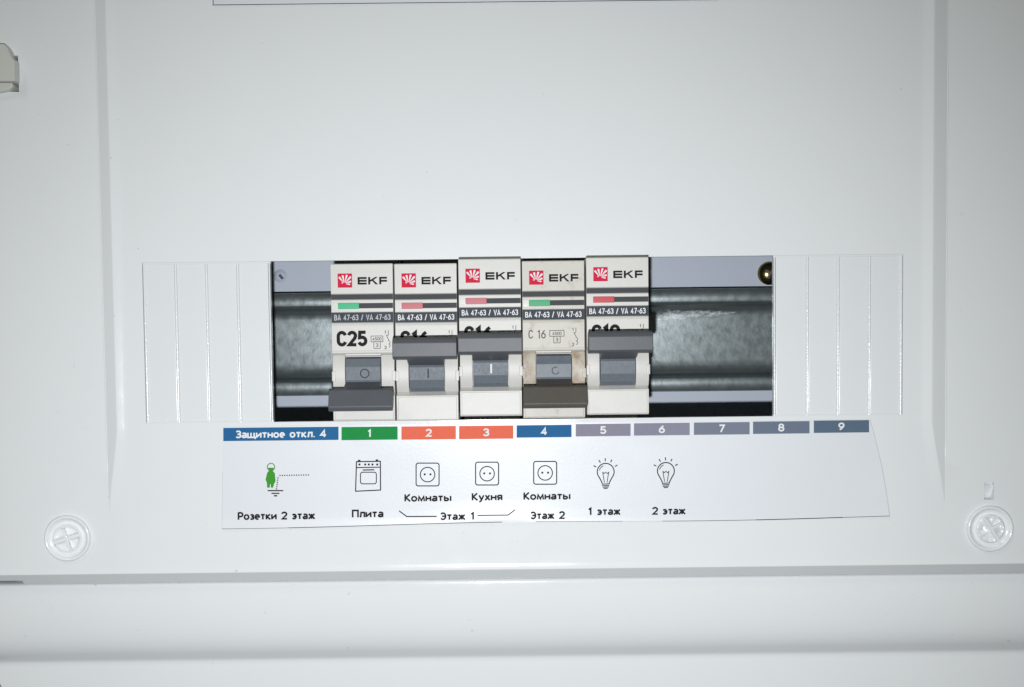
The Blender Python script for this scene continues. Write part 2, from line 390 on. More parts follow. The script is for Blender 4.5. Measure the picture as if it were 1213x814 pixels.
shell = link('cover_shell', bm, M['cover'], cover, smooth=None, wn=False)
me = shell.data; me.shade_smooth(); me.set_sharp_from_angle(angle=math.radians(9))
for p in me.polygons: pass
# blanking strips and ribs either side of the opening
SL = [at(p, 400).x for p in (172.5, 209.5, 246.0, 283.0, 320.5)]
SR = [at(p, 400).x for p in (917.5, 956.5, 993.0, 1030.0, 1067.5)]
RW = .00038
def mesh_strip():
    pass
for side in (SL, SR):
    for i in range(4):
        a, b = side[i] + (RW if i or side is SR else RW * .6), side[i + 1] - (RW if i < 3 or side is SL else RW * .6)
        bm = bmesh.new(); box(bm, a, b, .00018 + .00003 * (i % 2), .0018, HZ1 + .0003, HZ0 - .0005, .00012)
        link('blank_strip', bm, M['strip'], cover)
    xs = side[:4] + [side[4]] if side is SL else side
    for j, x in enumerate(xs):
        rw = RW * (.75 if ((side is SL and j == 4) or (side is SR and j == 0)) else 1)
        bm = bmesh.new()
        pts = [(x + rw * math.cos(t), .0003 - .00042 * math.sin(t)) for t in [math.pi * k / 8 for k in range(9)]]
        t = bmesh.new()
        a = [t.verts.new((px, py, HZ0 - .0001)) for px, py in pts]; b = [t.verts.new((px, py, HZ1 + .0001)) for px, py in pts]
        a += [t.verts.new((x - rw, .0018, HZ0 - .0001)), t.verts.new((x + rw, .0018, HZ0 - .0001))]
        b += [t.verts.new((x - rw, .0018, HZ1 + .0001)), t.verts.new((x + rw, .0018, HZ1 + .0001))]
        n = len(a)
        for i in range(n): t.faces.new((a[i], a[(i + 1) % n], b[(i + 1) % n], b[i]))
        t.faces.new(a); t.faces.new(b[::-1]); merge(bm, t)
        link('rib', bm, M['ribm'], cover, smooth=50)
    # thin border lines above and below the strips
    for z in (HZ0 - .0003, HZ1 + .00015):
        bm = bmesh.new(); box(bm, side[0] - .0004, side[-1] + .0004, -.00002, .0018, z - .00028, z + .0003, .0001)
        link('border_rib', bm, M['strip'], cover)
# slot floor on the right side of the cover, with its little moulded ramp
bm = bmesh.new()
prism_x(bm, [(BASE + .0006, slz0 - .0012), (BASE + .0030, slz1 - .0004), (BASE + .0036, slz1 - .0004), (BASE + .0036, slz0 + .0004), (BASE + .0024, slz0 + .0004)], slx0 - .0004, slx1 + .0004, .0001)
link('slot_ramp', bm, M['clear'], cover)

# ---------------------------------------------------------------- box (tray, lower rim)
boxo = empty('electrical_box', (0, .08, 0))
tag(boxo, 'pale plastic electrical box behind the cover, its rounded rim showing below', 'electrical box')
def bl(bm): bmesh.ops.translate(bm, verts=bm.verts[:], vec=(0, -.08, 0)); return bm
PLY = .0665
bm = bmesh.new(); box(bm, xl_f - .004, xr_f + .004, PLY, PLY + .003, VZ(680), VZ(-60), .0003)
link('back_plate', bl(bm), M['box'], boxo)
for nm, a in (('side_wall', (xe0 + .004, xe0 + .007, .012, .09, VZ(800), VZ(-80))), ('side_wall', (xe1 - .007, xe1 - .004, .012, .09, VZ(800), VZ(-80))),
              ('top_wall', (xe0 + .007, xe1 - .007, .012, .09, VZ(-80), VZ(-92))), ('bottom_wall', (xe0 + .007, xe1 - .007, .010, .09, VZ(700), VZ(690)))):
    bm = bmesh.new(); box(bm, *a); link(nm, bl(bm), M['inner'], boxo, smooth=0)
bm = bmesh.new(); box(bm, xe0 + .004, xe1 - .004, .09, .094, VZ(800), VZ(-92)); link('back_wall', bl(bm), M['inner'], boxo, smooth=0)
# lower rim, profile swept along x
rp = [(684.6, .0070), (686.6, .0062), (688.0, .0059), (690, .0058), (705, .00585), (722, .0060), (738, .0064), (750, .0070), (759, .0078), (766, .0089), (771, .0101), (774.5, .0113), (777, .0120), (779.5, .01225), (784, .0123), (800, .0123), (830, .0124), (900, .0128)]
bm = bmesh.new(); g = []
for v, y in rp:
    z = at(595, v, y).z; row = []
    xa = at(-60, v, y).x; xb = at(1280, v, y).x
    if v > 775:   # flared skirt ends in a rounded corner
        t = min(1, (v - 775) / 55.0); xa = at(-12 + 26 * t ** 1.2, v, y).x
    for i in range(41): row.append(bm.verts.new((xa + (xb - xa) * i / 40, y, z)))
    g.append(row)
for a, b in zip(g, g[1:]):
    for i in range(40): bm.faces.new((a[i], b[i], b[i + 1], a[i + 1]))
r = bmesh.ops.extrude_edge_only(bm, edges=[e for e in bm.edges if len(e.link_faces) == 1])
for v in [q for q in r['geom'] if isinstance(q, bmesh.types.BMVert)]: v.co.y += .006
rim = link('lower_rim', bl(bm), M['cover'], boxo, smooth=40, wn=False)
# small moulded boss with a hole seen at the left end of the opening
bp = at(332, 327, PLY)
bm = bmesh.new(); lathe(bm, [(.0024, PLY + .0001), (.0018, PLY - .0003), (.0012, PLY - .0007), (.0006, PLY - .0008), (0, PLY - .0008)], bp.x, bp.z, 28)
link('screw_boss', bl(bm), M['box'], boxo)
bm = bmesh.new(); box(bm, bp.x - .0003, bp.x + .0014, PLY - .0016, PLY - .0003, bp.z - .0003, bp.z + .0006, .0002)
bmesh.ops.rotate(bm, cent=(bp.x, PLY, bp.z), matrix=Matrix.Rotation(.9, 3, 'Y'), verts=bm.verts[:])
link('boss_plug', bl(bm), M['inner'], boxo)

# ---------------------------------------------------------------- DIN rail
def painted_glint(m, cx, cz, lx, lz, slope, thr, scale, col):
    """flash glint painted as a pale patch into the colour of a material, in object space"""
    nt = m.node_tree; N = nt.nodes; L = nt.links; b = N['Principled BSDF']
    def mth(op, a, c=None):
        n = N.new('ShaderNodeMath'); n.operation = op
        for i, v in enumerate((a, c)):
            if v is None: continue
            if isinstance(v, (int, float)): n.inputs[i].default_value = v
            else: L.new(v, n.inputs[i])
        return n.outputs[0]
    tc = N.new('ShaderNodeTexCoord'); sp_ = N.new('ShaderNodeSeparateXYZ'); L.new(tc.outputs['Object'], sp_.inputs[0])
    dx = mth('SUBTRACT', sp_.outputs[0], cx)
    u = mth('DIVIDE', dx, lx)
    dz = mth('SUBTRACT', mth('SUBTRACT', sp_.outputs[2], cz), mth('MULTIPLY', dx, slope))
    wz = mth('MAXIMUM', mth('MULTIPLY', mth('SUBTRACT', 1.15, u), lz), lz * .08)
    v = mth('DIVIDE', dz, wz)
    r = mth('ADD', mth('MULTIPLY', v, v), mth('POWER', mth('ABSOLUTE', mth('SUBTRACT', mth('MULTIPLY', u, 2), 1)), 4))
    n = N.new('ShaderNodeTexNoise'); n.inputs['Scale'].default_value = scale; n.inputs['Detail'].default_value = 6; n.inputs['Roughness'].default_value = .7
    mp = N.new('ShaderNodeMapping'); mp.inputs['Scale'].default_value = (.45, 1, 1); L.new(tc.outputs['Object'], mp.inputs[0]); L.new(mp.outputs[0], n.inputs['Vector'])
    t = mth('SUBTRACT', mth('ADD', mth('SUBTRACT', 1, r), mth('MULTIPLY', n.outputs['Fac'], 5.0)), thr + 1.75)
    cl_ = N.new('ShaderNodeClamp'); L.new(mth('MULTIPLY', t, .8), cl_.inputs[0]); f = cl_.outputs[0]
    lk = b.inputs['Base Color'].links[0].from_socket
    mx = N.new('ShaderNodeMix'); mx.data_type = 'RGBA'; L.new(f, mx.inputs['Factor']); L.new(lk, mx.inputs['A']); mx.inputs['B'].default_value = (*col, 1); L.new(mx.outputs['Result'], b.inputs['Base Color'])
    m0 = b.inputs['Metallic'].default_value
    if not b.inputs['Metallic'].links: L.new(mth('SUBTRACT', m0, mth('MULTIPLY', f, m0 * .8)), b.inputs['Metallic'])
RY = .0585; zt, zb_ = at(350, 347.5, RY).z + .0, at(350, 469.5, RY).z
rzt = (at(350, 347.5, RY).z + at(850, 341.0, RY).z) / 2; rzb = (at(350, 469.5, RY).z + at(850, 463.0, RY).z) / 2
th = .0010
def railpath():
    P = []
    def arc(cz, cy, r, a0, a1, n=6):
        for k in range(n + 1): a = math.radians(a0 + (a1 - a0) * k / n); P.append((cy + r * math.cos(a), cz + r * math.sin(a)))
    zc = (rzt + rzb) / 2; hh = (rzt - rzb) / 2
    P.append((RY + .0003, zc + hh)); P.append((RY, zc + hh - .0003))
    P.append((RY, zc + hh - .0042))
    arc(zc + hh - .0042, RY + .0012, .0012, 180, 270)[0:0] if False else None
    P.extend([(RY + .0002, zc + hh - .0047), (RY + .0008, zc + hh - .0052), (RY + .0018, zc + hh - .0054)])
    P.extend([(RY + .0052, zc + hh - .0056), (RY + .0064, zc + hh - .0062), (RY + .0071, zc + hh - .0074)])
    Q = list(P)
    P.extend([(RY + .00735, zc + hh - .0088), (RY + .00752, zc + hh - .0105), (RY + .0076, zc + hh - .0125)])
    Q.append((RY + .0074, zc + hh - .0088)); Q.append((RY + .0076, zc + hh - .0105))
    P.extend([(y, 2 * zc - z) for y, z in Q[::-1]])
    return P
P = railpath()
rail = empty('mounting_rail', (0, PLY, (rzt + rzb) / 2))
tag(rail, 'horizontal galvanised steel rail with a deep channel that the breakers clip onto', 'mounting rail')
bm = bmesh.new(); x0, x1 = at(240, 400, RY).x, at(1000, 400, RY).x; nx = 60
o = rail.location; front = []
for (y, z) in P: front.append([bm.verts.new((x0 + (x1 - x0) * i / nx - o.x, y - o.y, z - o.z)) for i in range(nx + 1)])
for a, b in zip(front, front[1:]):
    for i in range(nx): bm.faces.new((a[i], a[i + 1], b[i + 1], b[i]))
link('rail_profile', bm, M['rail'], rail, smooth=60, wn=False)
rail.children[0].modifiers.new('s', 'SOLIDIFY').thickness = 0
rail.children[0].modifiers.clear()
bm = bmesh.new()
for sgn in (1, -1):
    zz = (rzt if sgn > 0 else rzb) - o.z
    box(bm, x0, x1, RY - o.y + .0001, RY - o.y + .0011, min(zz, zz - sgn * .004), max(zz, zz - sgn * .004), .0002)
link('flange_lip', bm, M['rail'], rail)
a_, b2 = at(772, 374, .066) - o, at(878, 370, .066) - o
painted_glint(M['rail'], a_.x, a_.z, b2.x - a_.x, .0023, (b2.z - a_.z) / (b2.x - a_.x), 1.05, 1100, (.72, .76, .78))  # flash reflection on the upper channel bend, painted as a tapering pale streak
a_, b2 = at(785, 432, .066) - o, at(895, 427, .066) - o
painted_glint(M['rail'], a_.x, a_.z, b2.x - a_.x, .0022, (b2.z - a_.z) / (b2.x - a_.x), 2.55, 1500, (.55, .60, .63))  # flash sparkles low in the channel, painted as sparse pale specks

# screws holding the back plate and the cover
sp = at(912.5, 323.5, PLY - .002)
scr = empty('plate_screw', (sp.x, PLY, sp.z))
tag(scr, 'yellow zinc pan head screw above the rail at the right end of the opening', 'screw')
bm = bmesh.new(); lathe(bm, [(.0039, 0), (.0039, -.0008), (.0035, -.0017), (.0026, -.0024), (.0014, -.0027), (0, -.0028)], 0, 0, 36); link('screw_head', bm, M['brass'], scr, smooth=60)
bm = bmesh.new(); box(bm, -.0021, .0021, -.00286, -.0020, -.0003, .0003, .00005); box(bm, -.0003, .0003, -.00284, -.0020, -.0021, .0021, .00005)
bmesh.ops.rotate(bm, cent=(0, 0, 0), matrix=Matrix.Rotation(.5, 3, 'Y'), verts=bm.verts[:]); link('cross_recess', bm, M['inner'], scr)

def cover_screw(px, py, label, kind):
    c = at(px, py, BASE); s = empty('cover_screw', (c.x, BASE, c.z)); tag(s, label, 'cover screw', 'round quarter turn screws in the lower corners of the cover')
    bm = bmesh.new()
    lathe(bm, [(.0066, .0004), (.0066, -.0005), (.0064, -.0010), (.0060, -.0011), (.0056, -.0008), (.0053, -.0002), (.0046, -.0001), (.0041, -.0002), (.0041, 0)], 0, 0, 56)
    link('collar', bm, M['clear'], s, smooth=60)
    bm = bmesh.new()
    R = .0042
    rr = []
    prof = [(1, 0), (.97, -.0007), (.88, -.0012), (.75, -.0013), (.6, -.0013), (.45, -.0014), (.3, -.0014), (.15, -.0014), (0, -.0014)]
    # head with two scooped sides, leaving a raised grip bar
    ang = .30 if kind == 0 else -1.0
    n = 48; rings = []
    for q, y in prof:
        ring_ = []
        for k in range(n if q else 1):
            a = 2 * math.pi * k / n; x, z = R * q * math.cos(a), R * q * math.sin(a)
            d = abs(-x * math.sin(ang) + z * math.cos(ang))
            dip = .0011 * max(0, min(1, (d - .0004) / .0005)) * max(0, min(1, (R * .93 - math.hypot(x, z)) / .0006))
            if kind == 1: dip *= .6 + .7 * noise.noise(Vector((x * 900, 3.1, z * 900)))
            ring_.append(bm.verts.new((x, y + dip, z)))
        rings.append(ring_)
    for a, b in zip(rings, rings[1:]):
        for k in range(n):
            k2 = (k + 1) % n
            if len(b) == 1: bm.faces.new((a[k], a[k2], b[0]))
            else: bm.faces.new((a[k], a[k2], b[k2], b[k]))
    link('screw_head', bm, M['clear'], s, smooth=50)
    bm = bmesh.new()
    box(bm, -.0037, .0037, -.0018, -.0004, -.0005, .0005, .00015)
    if kind == 1: box(bm, -.0004, .0004, -.0017, -.0003, -.0002, .0034, .00015)
    else: box(bm, -.0004, .0004, -.0016, -.0003, -.0032, .0031, .00015)
    bmesh.ops.rotate(bm, cent=(0, 0, 0), matrix=Matrix.Rotation(-ang, 3, 'Y'), verts=bm.verts[:])
    link('grip_bar', bm, M['clear'], s)
    return s
cover_screw(80.5, 637.5, 'round milky plastic screw at the lower left of the cover with one slanting grip bar', 0)
cover_screw(1172, 626, 'round milky plastic screw with forked grip, below the small slot in the cover', 1)

# clasp at the left edge
cp = at(0, 80, BASE)
cl = empty('door_clasp', (cp.x, BASE, cp.z)); tag(cl, 'cream plastic door clasp in the square hole at the upper left of the cover', 'clasp')
def cpx(l, y): return [(at(a, b, y).x - cp.x, at(a, b, y).z - cp.z) for a, b in l]
bm = bmesh.new(); prism_y(bm, cpx([(-40, 52), (5, 52), (9, 57), (13, 67), (17, 71), (17.5, 96), (-40, 96)], BASE - .0035), -.0035, .004, .00025); link('hook', bm, M['clasp'], cl)
bm = bmesh.new(); prism_y(bm, cpx([(-40, 98), (14, 97.5), (15, 102), (9, 107), (-2, 109), (-40, 109)], BASE - .002), -.002, .004, .0004, 3); link('hook_tongue', bm, M['clasp'], cl)
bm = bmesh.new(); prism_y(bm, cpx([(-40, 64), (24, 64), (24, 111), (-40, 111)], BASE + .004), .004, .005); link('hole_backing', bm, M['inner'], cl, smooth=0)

# ---------------------------------------------------------------- circuit breakers
p = .0002325
FY = -.008
def prof_pts(l): return [(y * p, -v * p) for y, v in l]
def upstroke(x, y, h, wd): return rect(x, y, x + wd, y + h)
def EKF(x0, y0, x1, y1):
    w_ = (x1 - x0); h = y1 - y0; s = 2.25
    L = []
    e = x0
    L += rect(e, y0, e + 2.4, y1); ew = w_ * .31
    for yy in (y0, y0 + (h - s) / 2, y1 - s): L += rect(e + 2.4, yy, e + ew, yy + s)
    k = x0 + w_ * .36; L += rect(k, y0, k + 2.4, y1); kw = w_ * .33
    ym = (y0 + y1) / 2
    L += [[(k + 2.4, ym - .9), (k + kw - 3.0, y0), (k + kw, y0), (k + 4.6, ym + .3), (k + 2.4, ym + 1.2)], [(k + 4.0, ym - .5), (k + 6.2, ym - .9), (k + kw + .3, y1), (k + kw - 2.9, y1)]]
    f = x0 + w_ * .735; L += rect(f, y0, f + 2.4, y1)
    for yy in (y0, y0 + (h - s) / 2 + .3): L += rect(f + 2.4, yy, x1, yy + s)
    return L
def burst(x0, y0, x1, y1):
    """white fan of petals on the red square"""
    w_, h = x1 - x0, y1 - y0; cx, cy = x0 + .47 * w_, y0 + .72 * h; L = []
    for a, l, wd in ((180 + 20, .22, .05), (232, .62, .075), (258, .62, .08), (286, .66, .08), (312, .68, .08), (340, .50, .075), (8, .40, .06)):
        t = math.radians(a); dx, dy = math.cos(t), math.sin(t); s0 = .10
        ax, ay = cx + dx * s0 * w_, cy + dy * s0 * h; bx, by = cx + dx * l * w_, cy + dy * l * h
        nx_, ny_ = -dy * wd * w_, dx * wd * h
        L.append([(ax - nx_ * .2, ay - ny_ * .2), (bx - nx_ * .9 - dx * .6, by - ny_ * .9 - dy * .6), (bx, by), (bx + nx_ * .9 - dx * .6, by + ny_ * .9 - dy * .6), (ax + nx_ * .2, ay + ny_ * .2)])
    return L
def breaker(px, py, on, rating, label, ind, mark, old=False, thin=False, shift=0):
    """px,py: photo pixel of the face's top left corner"""
    c = at(px, py, FY); b = empty('circuit_breaker', (c.x, FY, c.z))
    tag(b, label, 'circuit breaker', 'five single pole circuit breakers on the rail')
    cas = M['casing_old' if old else 'casing']
    Wd = 73.3
    # casing: one profile swept across the width (y in p units, + is deeper)
    bm = bmesh.new()
    deep = (RY - FY) / p
    pr = [(deep - 14, 0), (1.2, 0), (0, 1.0), (0, 35.2), (2.0, 35.8), (2.0, 42.2), (.6, 42.8), (.6, 56.6), (1.6, 57.0), (1.6, 69.4), (.3, 70), (0, 72), (.5, 73), (.2, 74.2),
          (.2, 101.5), (-.6, 103), (-.6, 105), (2.5, 107.5), (12, 109), (13, 150), (6, 154.5), (2.2, 156), (2.2, 183.5), (3.4, 186), (deep - 14, 186)]
    prism_x(bm, prof_pts(pr), 0, Wd * p, .00009, 1, 40)
    # body behind the nose, wider than the opening
    box(bm, .0001, Wd * p - .0001, (deep - 14) * p * .45, (deep - 2) * p, -.0478, .0045, .0004)
    link('casing', bm, cas, b, smooth=35)
    F = lambda dy: (lambda u, v: (u * p, dy, -v * p))
    # printed / inset fields
    bm = bmesh.new(); box(bm, .3 * p, (Wd - .3) * p, 1.1 * p, 2.4 * p, -42.0 * p, -36 * p, .00006); link('stripe', bm, M['stripe'], b)
    bm = bmesh.new(); box(bm, .3 * p, (Wd - .3) * p, 1.0 * p, 2.4 * p, -69.2 * p, -57.2 * p, .00006); nb_ = link('name_band', bm, M['band'], b)
    printed('lettering', sfont('BA 47-63 / VA 47-63', 6.8, 36.6, 66.6, 1.05, .70, .26), M['white_ink' if rating != 'C25' else 'grey_ink'], F(1.0 * p - .00002), nb_)
    bm = bmesh.new(); box(bm, 33 * p, (Wd - .3) * p, .2 * p, 1.6 * p, -52.6 * p, -46.4 * p, .00005); link('indicator_slot', bm, M['stripe'], b)
    bm = bmesh.new(); box(bm, 1.2 * p, 8 * p, .0 * p, 1.6 * p, -53 * p, -46 * p, .00005); link('indicator_window', bm, M['win'], b)
    bm = bmesh.new(); box(bm, 8 * p, 33 * p, -.1 * p, 1.6 * p, -53.2 * p, -45.8 * p, .00015); link('indicator_flag', bm, ind, b)
    lg = printed('logo', rect(8.3, 11.4, 25.3, 28), M['red'], F(-.00003), b)
    printed('logo_rays', burst(8.3, 11.4, 25.3, 28), M['white_ink'], F(-.00005), lg)
    printed('brand_lettering', EKF(31.8, 15.8, 66.5, 24.6), M['ink'], F(-.00003), b)
    ty = .2 * p - .00003
    if thin: printed('rating_lettering', sfont('C 16', 10.2, 7.5, 91.5, 1.2, .74, .26, 'LEFT'), M['ink_soft'], F(ty), b)
    else: printed('rating_lettering', sfont(rating, 18.6, 7.8, 97.4, 4.0, .80, .27, 'LEFT'), M['ink'], F(ty), b)
    sy = [] ; oy = -3.2 if thin else 0; ox = -13 if thin else 0
    sx0, sx1 = (32, 49) if thin else (46.5, 60.5)
    sy += stroke([(sx0, 85.4 + oy), (sx1, 85.4 + oy), (sx1, 92.2 + oy), (sx0, 92.2 + oy)], .7, True)
    sy += sfont('4500', 3.9, (sx0 + sx1) / 2, 90.8 + oy, .6, .9)
    mid = (sx0 + sx1) / 2
    sy += stroke([(mid - 3.8, 92.2 + oy), (mid + 3.8, 92.2 + oy), (mid + 3.8, 100 + oy), (mid - 3.8, 100 + oy)], .7, True)
    sy += sfont('3', 4.4, mid, 98.4 + oy, .7)
    uu = 64 if not thin else 60
    sy += sfont('1', 4, uu - .5, 83, .7) + sfont('2', 4, uu - .5, 101, .7)
    sy += stroke([(uu + 3, 79), (uu + 3, 84)], .7) + stroke([(uu + .5, 84.5), (uu + 3.2, 89.5), (uu + 3.2, 91)], .7) + ring(uu + 3.0, 93.0, 2.0, .7, 10, -90, 90) + ring(uu + 3.0, 97.0, 2.0, .7, 10, -90, 90) + stroke([(uu + 1.2, 85.8), (uu + 3, 84.3)], .7)
    printed('switch_symbol', sy, M['ink_soft'], F(ty), b)
    # cheeks beside the toggle: convex in profile, with a small bump on the outer side
    for s in (0, 1):
        bm = bmesh.new(); a, e = (0.4, 15.0) if s == 0 else (58.0, 73.6)
        arc = [(-.2 + 11 * (1 - math.cos(t)), 129 + 25.0 * math.sin(t)) for t in [math.radians(-72 + 144 * k / 14) for k in range(15)]]
        arc = [(y, v) for y, v in arc]
        prism_x(bm, prof_pts([(14, 105.2)] + arc + [(14, 153.2)]), a * p, e * p, .00012, 2, 50)
        o0, o1 = (-.6, 3.6) if s == 0 else (70.4, 74.8)
        box(bm, o0 * p, o1 * p, -.9 * p, 6 * p, -138.5 * p, -126.5 * p, .00018)
        link('cheek', bm, M['cheek_old'] if old else cas, b, smooth=40)
    bm = bmesh.new(); box(bm, 15.5 * p, 57.5 * p, 1.2 * p, 6 * p, -108.3 * p, -105.5 * p, .0001); link('ledge', bm, cas, b)
    # lower cap plate
    bm = bmesh.new(); box(bm, 1.8 * p, (Wd - 1.8) * p, 1.5 * p, 3 * p, -184.6 * p, -157.2 * p, .00022, 3); link('lower_cap', bm, cas, b, smooth=40)
    # rotating toggle: faceted drum + wide grip
    tg = empty('toggle', (0, 0, 0)); tg.parent = b
    dm, hm = (M['drum_old'], M['handle_old']) if old else (M['drum'], M['handle'])
    bm = bmesh.new()
    o_ = 0 if not on else 2.0
    dp = [(9, 110 + o_ * 0), (3.0, 112 + o_), (-1.2, 121 + o_ * .3), (-1.5, 121.8 + o_ * .3), (-1.5, 137.2), (-1.2, 138), (3.0, 147), (9, 151.5)]
    prism_x(bm, prof_pts(dp), 15.8 * p, 57.2 * p, .00006, 2, 15); d = link('drum', bm, dm, tg, smooth=12)
    u0, v0 = 36.5, 129.5
    if mark == 'O': printed('mark', ring(u0 + 2, v0, 5, 1.4, 28), M['band'], F(-1.5 * p - .00003), d)
    if mark == 'I': printed('mark', rect(u0 + 1, v0 - 5.5, u0 + 2.3, v0 + 5.5), M['ink'], F(-1.5 * p - .00003), d)
    if mark == 'Iw': printed('mark', rect(u0 - .2, v0 - 5.5, u0 + 1.8, v0 + 5.5), M['white_ink'], F(-1.5 * p - .00003), d)
    if mark == 'o': printed('mark', ring(u0 + 2, v0, 4.2, 1.0, 28, 20, 300), M['ink_soft'], F(-1.5 * p - .00003), d)
    bm = bmesh.new()
    if on: gp = [(-30, 87.0), (-36, 89), (-38.5, 93.5), (-38, 109.5), (-36, 111.5), (-31, 112.6), (-22, 113.2), (-16, 110), (-21, 90)]
    else: gp = [(-24, 146.0), (-30, 148), (-36, 164.5), (-37, 167.0), (-35.5, 171), (-31, 172.8), (-26, 171), (-18, 158), (-14, 150)]
    prism_x(bm, prof_pts(gp), -.5 * p, 73.8 * p, .00022, 3, 30); link('grip', bm, hm, tg, smooth=40)
    bm = bmesh.new()
    if on: np_ = [(-24, 104), (-32, 112.0), (-14, 118), (2, 120), (6, 112), (-16, 106)]
    else: np_ = [(2, 138.5), (-8, 142.5), (-27, 149.5), (-20, 156), (-2, 152), (6, 148)]
    prism_x(bm, prof_pts(np_), 15.4 * p, 57.6 * p, .0001, 2, 30); link('neck', bm, hm, tg, smooth=40)
    return b
breaker(391.3, 312.8, False, 'C25', 'leftmost circuit breaker rated C25 with a bright green indicator and its lever down', M['green_ind'], 'O')
breaker(467.0, 312.6, True, 'C16', 'second circuit breaker from the left, lever up, dark I mark, faded pink indicator', M['pink_ind'], 'I')
breaker(542.8, 307.0, True, 'C16', 'middle circuit breaker with lever up, pink indicator and white I mark on its toggle', M['pink_ind'], 'Iw')
breaker(618.2, 309.3, False, 'C16', 'stained yellowed circuit breaker with thin C 16 lettering and brownish lever down', M['green_ind2'], 'o', True, True)
breaker(694.3, 305.2, True, 'C10', 'rightmost circuit breaker rated C10 with a bright red indicator and its lever up', M['red_ind'], None)

# ---------------------------------------------------------------- paper legend under the opening
TL, TR, BR, BL = (263.5, 505.2), (1031, 496.8), (1054, 612.5), (262.5, 626)
leg = empty('paper_legend', at(650, 560, .001)); LO = leg.location.copy()
tag(leg, 'white paper legend strip with coloured numbered cells and icons stuck below the breakers', 'label')
def paper_off(px, py):
    o_ = .00022
    o_ += .00010 * math.sin(px * .011 + py * .03) * .6
    o_ += .00055 * math.exp(-((px - 592) / 55) ** 2) * max(0, (py - 592) / 24) ** 1.6 * (1 if py > 592 else 0)   # edge lifting at mid length
    o_ += .0006 * max(0, (px - 985) / 70) ** 2 * max(0, min(1, (py - 515) / 60))                                # lifted right end
    o_ += .00035 * max(0, (py - 612) / 14) ** 2
    return o_
def on_paper(px, py, e=0.0):
    q = at(px, py, .0005)
    for _ in range(3): q = at(px, py, panel_y(q.x, q.z) - paper_off(px, py) - e)
    return q
bm = bmesh.new(); NX, NY = 150, 60; g = []
for j in range(NY + 1):
    t = j / NY; row = []
    for i in range(NX + 1):
        s = i / NX
        a = (TL[0] + (TR[0] - TL[0]) * s, TL[1] + (TR[1] - TL[1]) * s); b_ = (BL[0] + (BR[0] - BL[0]) * s, BL[1] + (BR[1] - BL[1]) * s)
        px, py = a[0] + (b_[0] - a[0]) * t, a[1] + (b_[1] - a[1]) * t
        px += s ** 6 * 2.6 * math.sin(t * 3.1416)
        py += t ** 4 * 1.3 * math.sin(s * 9.0 + 1)
        row.append(bm.verts.new(on_paper(px, py) - LO))
    g.append(row)
for a, b_ in zip(g, g[1:]):
    for i in range(NX): bm.faces.new((a[i], b_[i], b_[i + 1], a[i + 1]))
r = bmesh.ops.extrude_edge_only(bm, edges=[e for e in bm.edges if len(e.link_faces) == 1])
for v in [q for q in r['geom'] if isinstance(q, bmesh.types.BMVert)]: v.co.y += .00012
link('paper_sheet', bm, M['paper'], leg, smooth=40, wn=False)
PF = lambda e: (lambda u, v: on_paper(u, v, e) - LO)
cells = [(264.5, 401, 506.3, 'blue', 'Защитное откл. 4'), (404.5, 471, 505.6, 'green', '1'), (475.5, 540, 505.0, 'orange', '2'), (543.8, 608, 504.4, 'orange', '3'),
         (612, 677, 503.6, 'blue', '4'), (682, 747, 502.2, 'g5', '5'), (751, 817, 501.2, 'g6', '6'), (822, 888, 500.3, 'g7', '7'), (892, 959, 499.2, 'g8', '8'), (964, 1029.5, 498.0, 'g9', '9')]
SLP = -.0108
for x0, x1, y0, mk, s in cells:
    hh = 15.6 if x0 < 600 else 14.6
    xm = (x0 + x1) / 2
    q = [[(u, v + (u - xm) * SLP) for u, v in pl] for pl in rect(x0, y0, x1, y0 + hh, max(4, int((x1 - x0) / 8)), 3)]
    c_ = printed('header_cell', q, M[mk], PF(.00005), leg)
    cap = 9.3 if len(s) > 1 else 9.4
    tx = fit(s, cap, xm, y0 + hh / 2 + cap / 2, 106 if len(s) > 1 else (5.6 if s != '1' else 2.8), .20)
    printed('lettering', [[(u, v + (u - xm) * SLP) for u, v in pl] for pl in tx], M['white_ink'], PF(.00010), c_)
def word(s, x, yb, cap, wd):
    printed('lettering', [[(u, v + (u - x) * SLP) for u, v in pl] for pl in fit(s, cap, x, yb, wd)], M['ink'], PF(.00007), leg)
for a in (('Розетки 2 этаж', 327.5, 615.8, 9.7, 90), ('Плита', 435.5, 613.3, 9.7, 35.5), ('Комнаты', 507, 594.3, 9.5, 54), ('Кухня', 577, 593.2, 9.5, 34.5), ('Этаж 1', 542, 616.2, 9.5, 39),
          ('Комнаты', 648, 592.2, 9.5, 54), ('Этаж 2', 648.8, 615.2, 9.5, 39), ('1 этаж', 715.8, 610.4, 9.5, 37), ('2 этаж', 792.3, 609.8, 9.5, 38)): word(*a)
def icon(polys, m='ink', e=.00007, name='icon', parent=None): return printed(name, polys, M[m], PF(e), parent or leg)
def edge_pt(s, t):
    a = (TL[0] + (TR[0] - TL[0]) * s, TL[1] + (TR[1] - TL[1]) * s); b_ = (BL[0] + (BR[0] - BL[0]) * s, BL[1] + (BR[1] - BL[1]) * s)
    px, py = a[0] + (b_[0] - a[0]) * t, a[1] + (b_[1] - a[1]) * t
    return px + s ** 6 * 2.6 * math.sin(t * 3.1416), py + t ** 4 * 1.3 * math.sin(s * 9.0 + 1) - .5 * t
for s0, s1, wd, mk in ((0, .10, .5, 'ink_soft'), (.10, .42, .8, 'ink_soft'), (.47, .60, .5, 'ink_soft'), (.60, .66, .5, 'grey_ink'), (.66, .80, .6, 'ink_soft'), (.80, .93, .9, 'ink'), (.93, 1, .6, 'ink_soft')):
    icon(mitre([edge_pt(s0 + (s1 - s0) * k / 30, 1) for k in range(31)], wd), mk, name='cut_line')
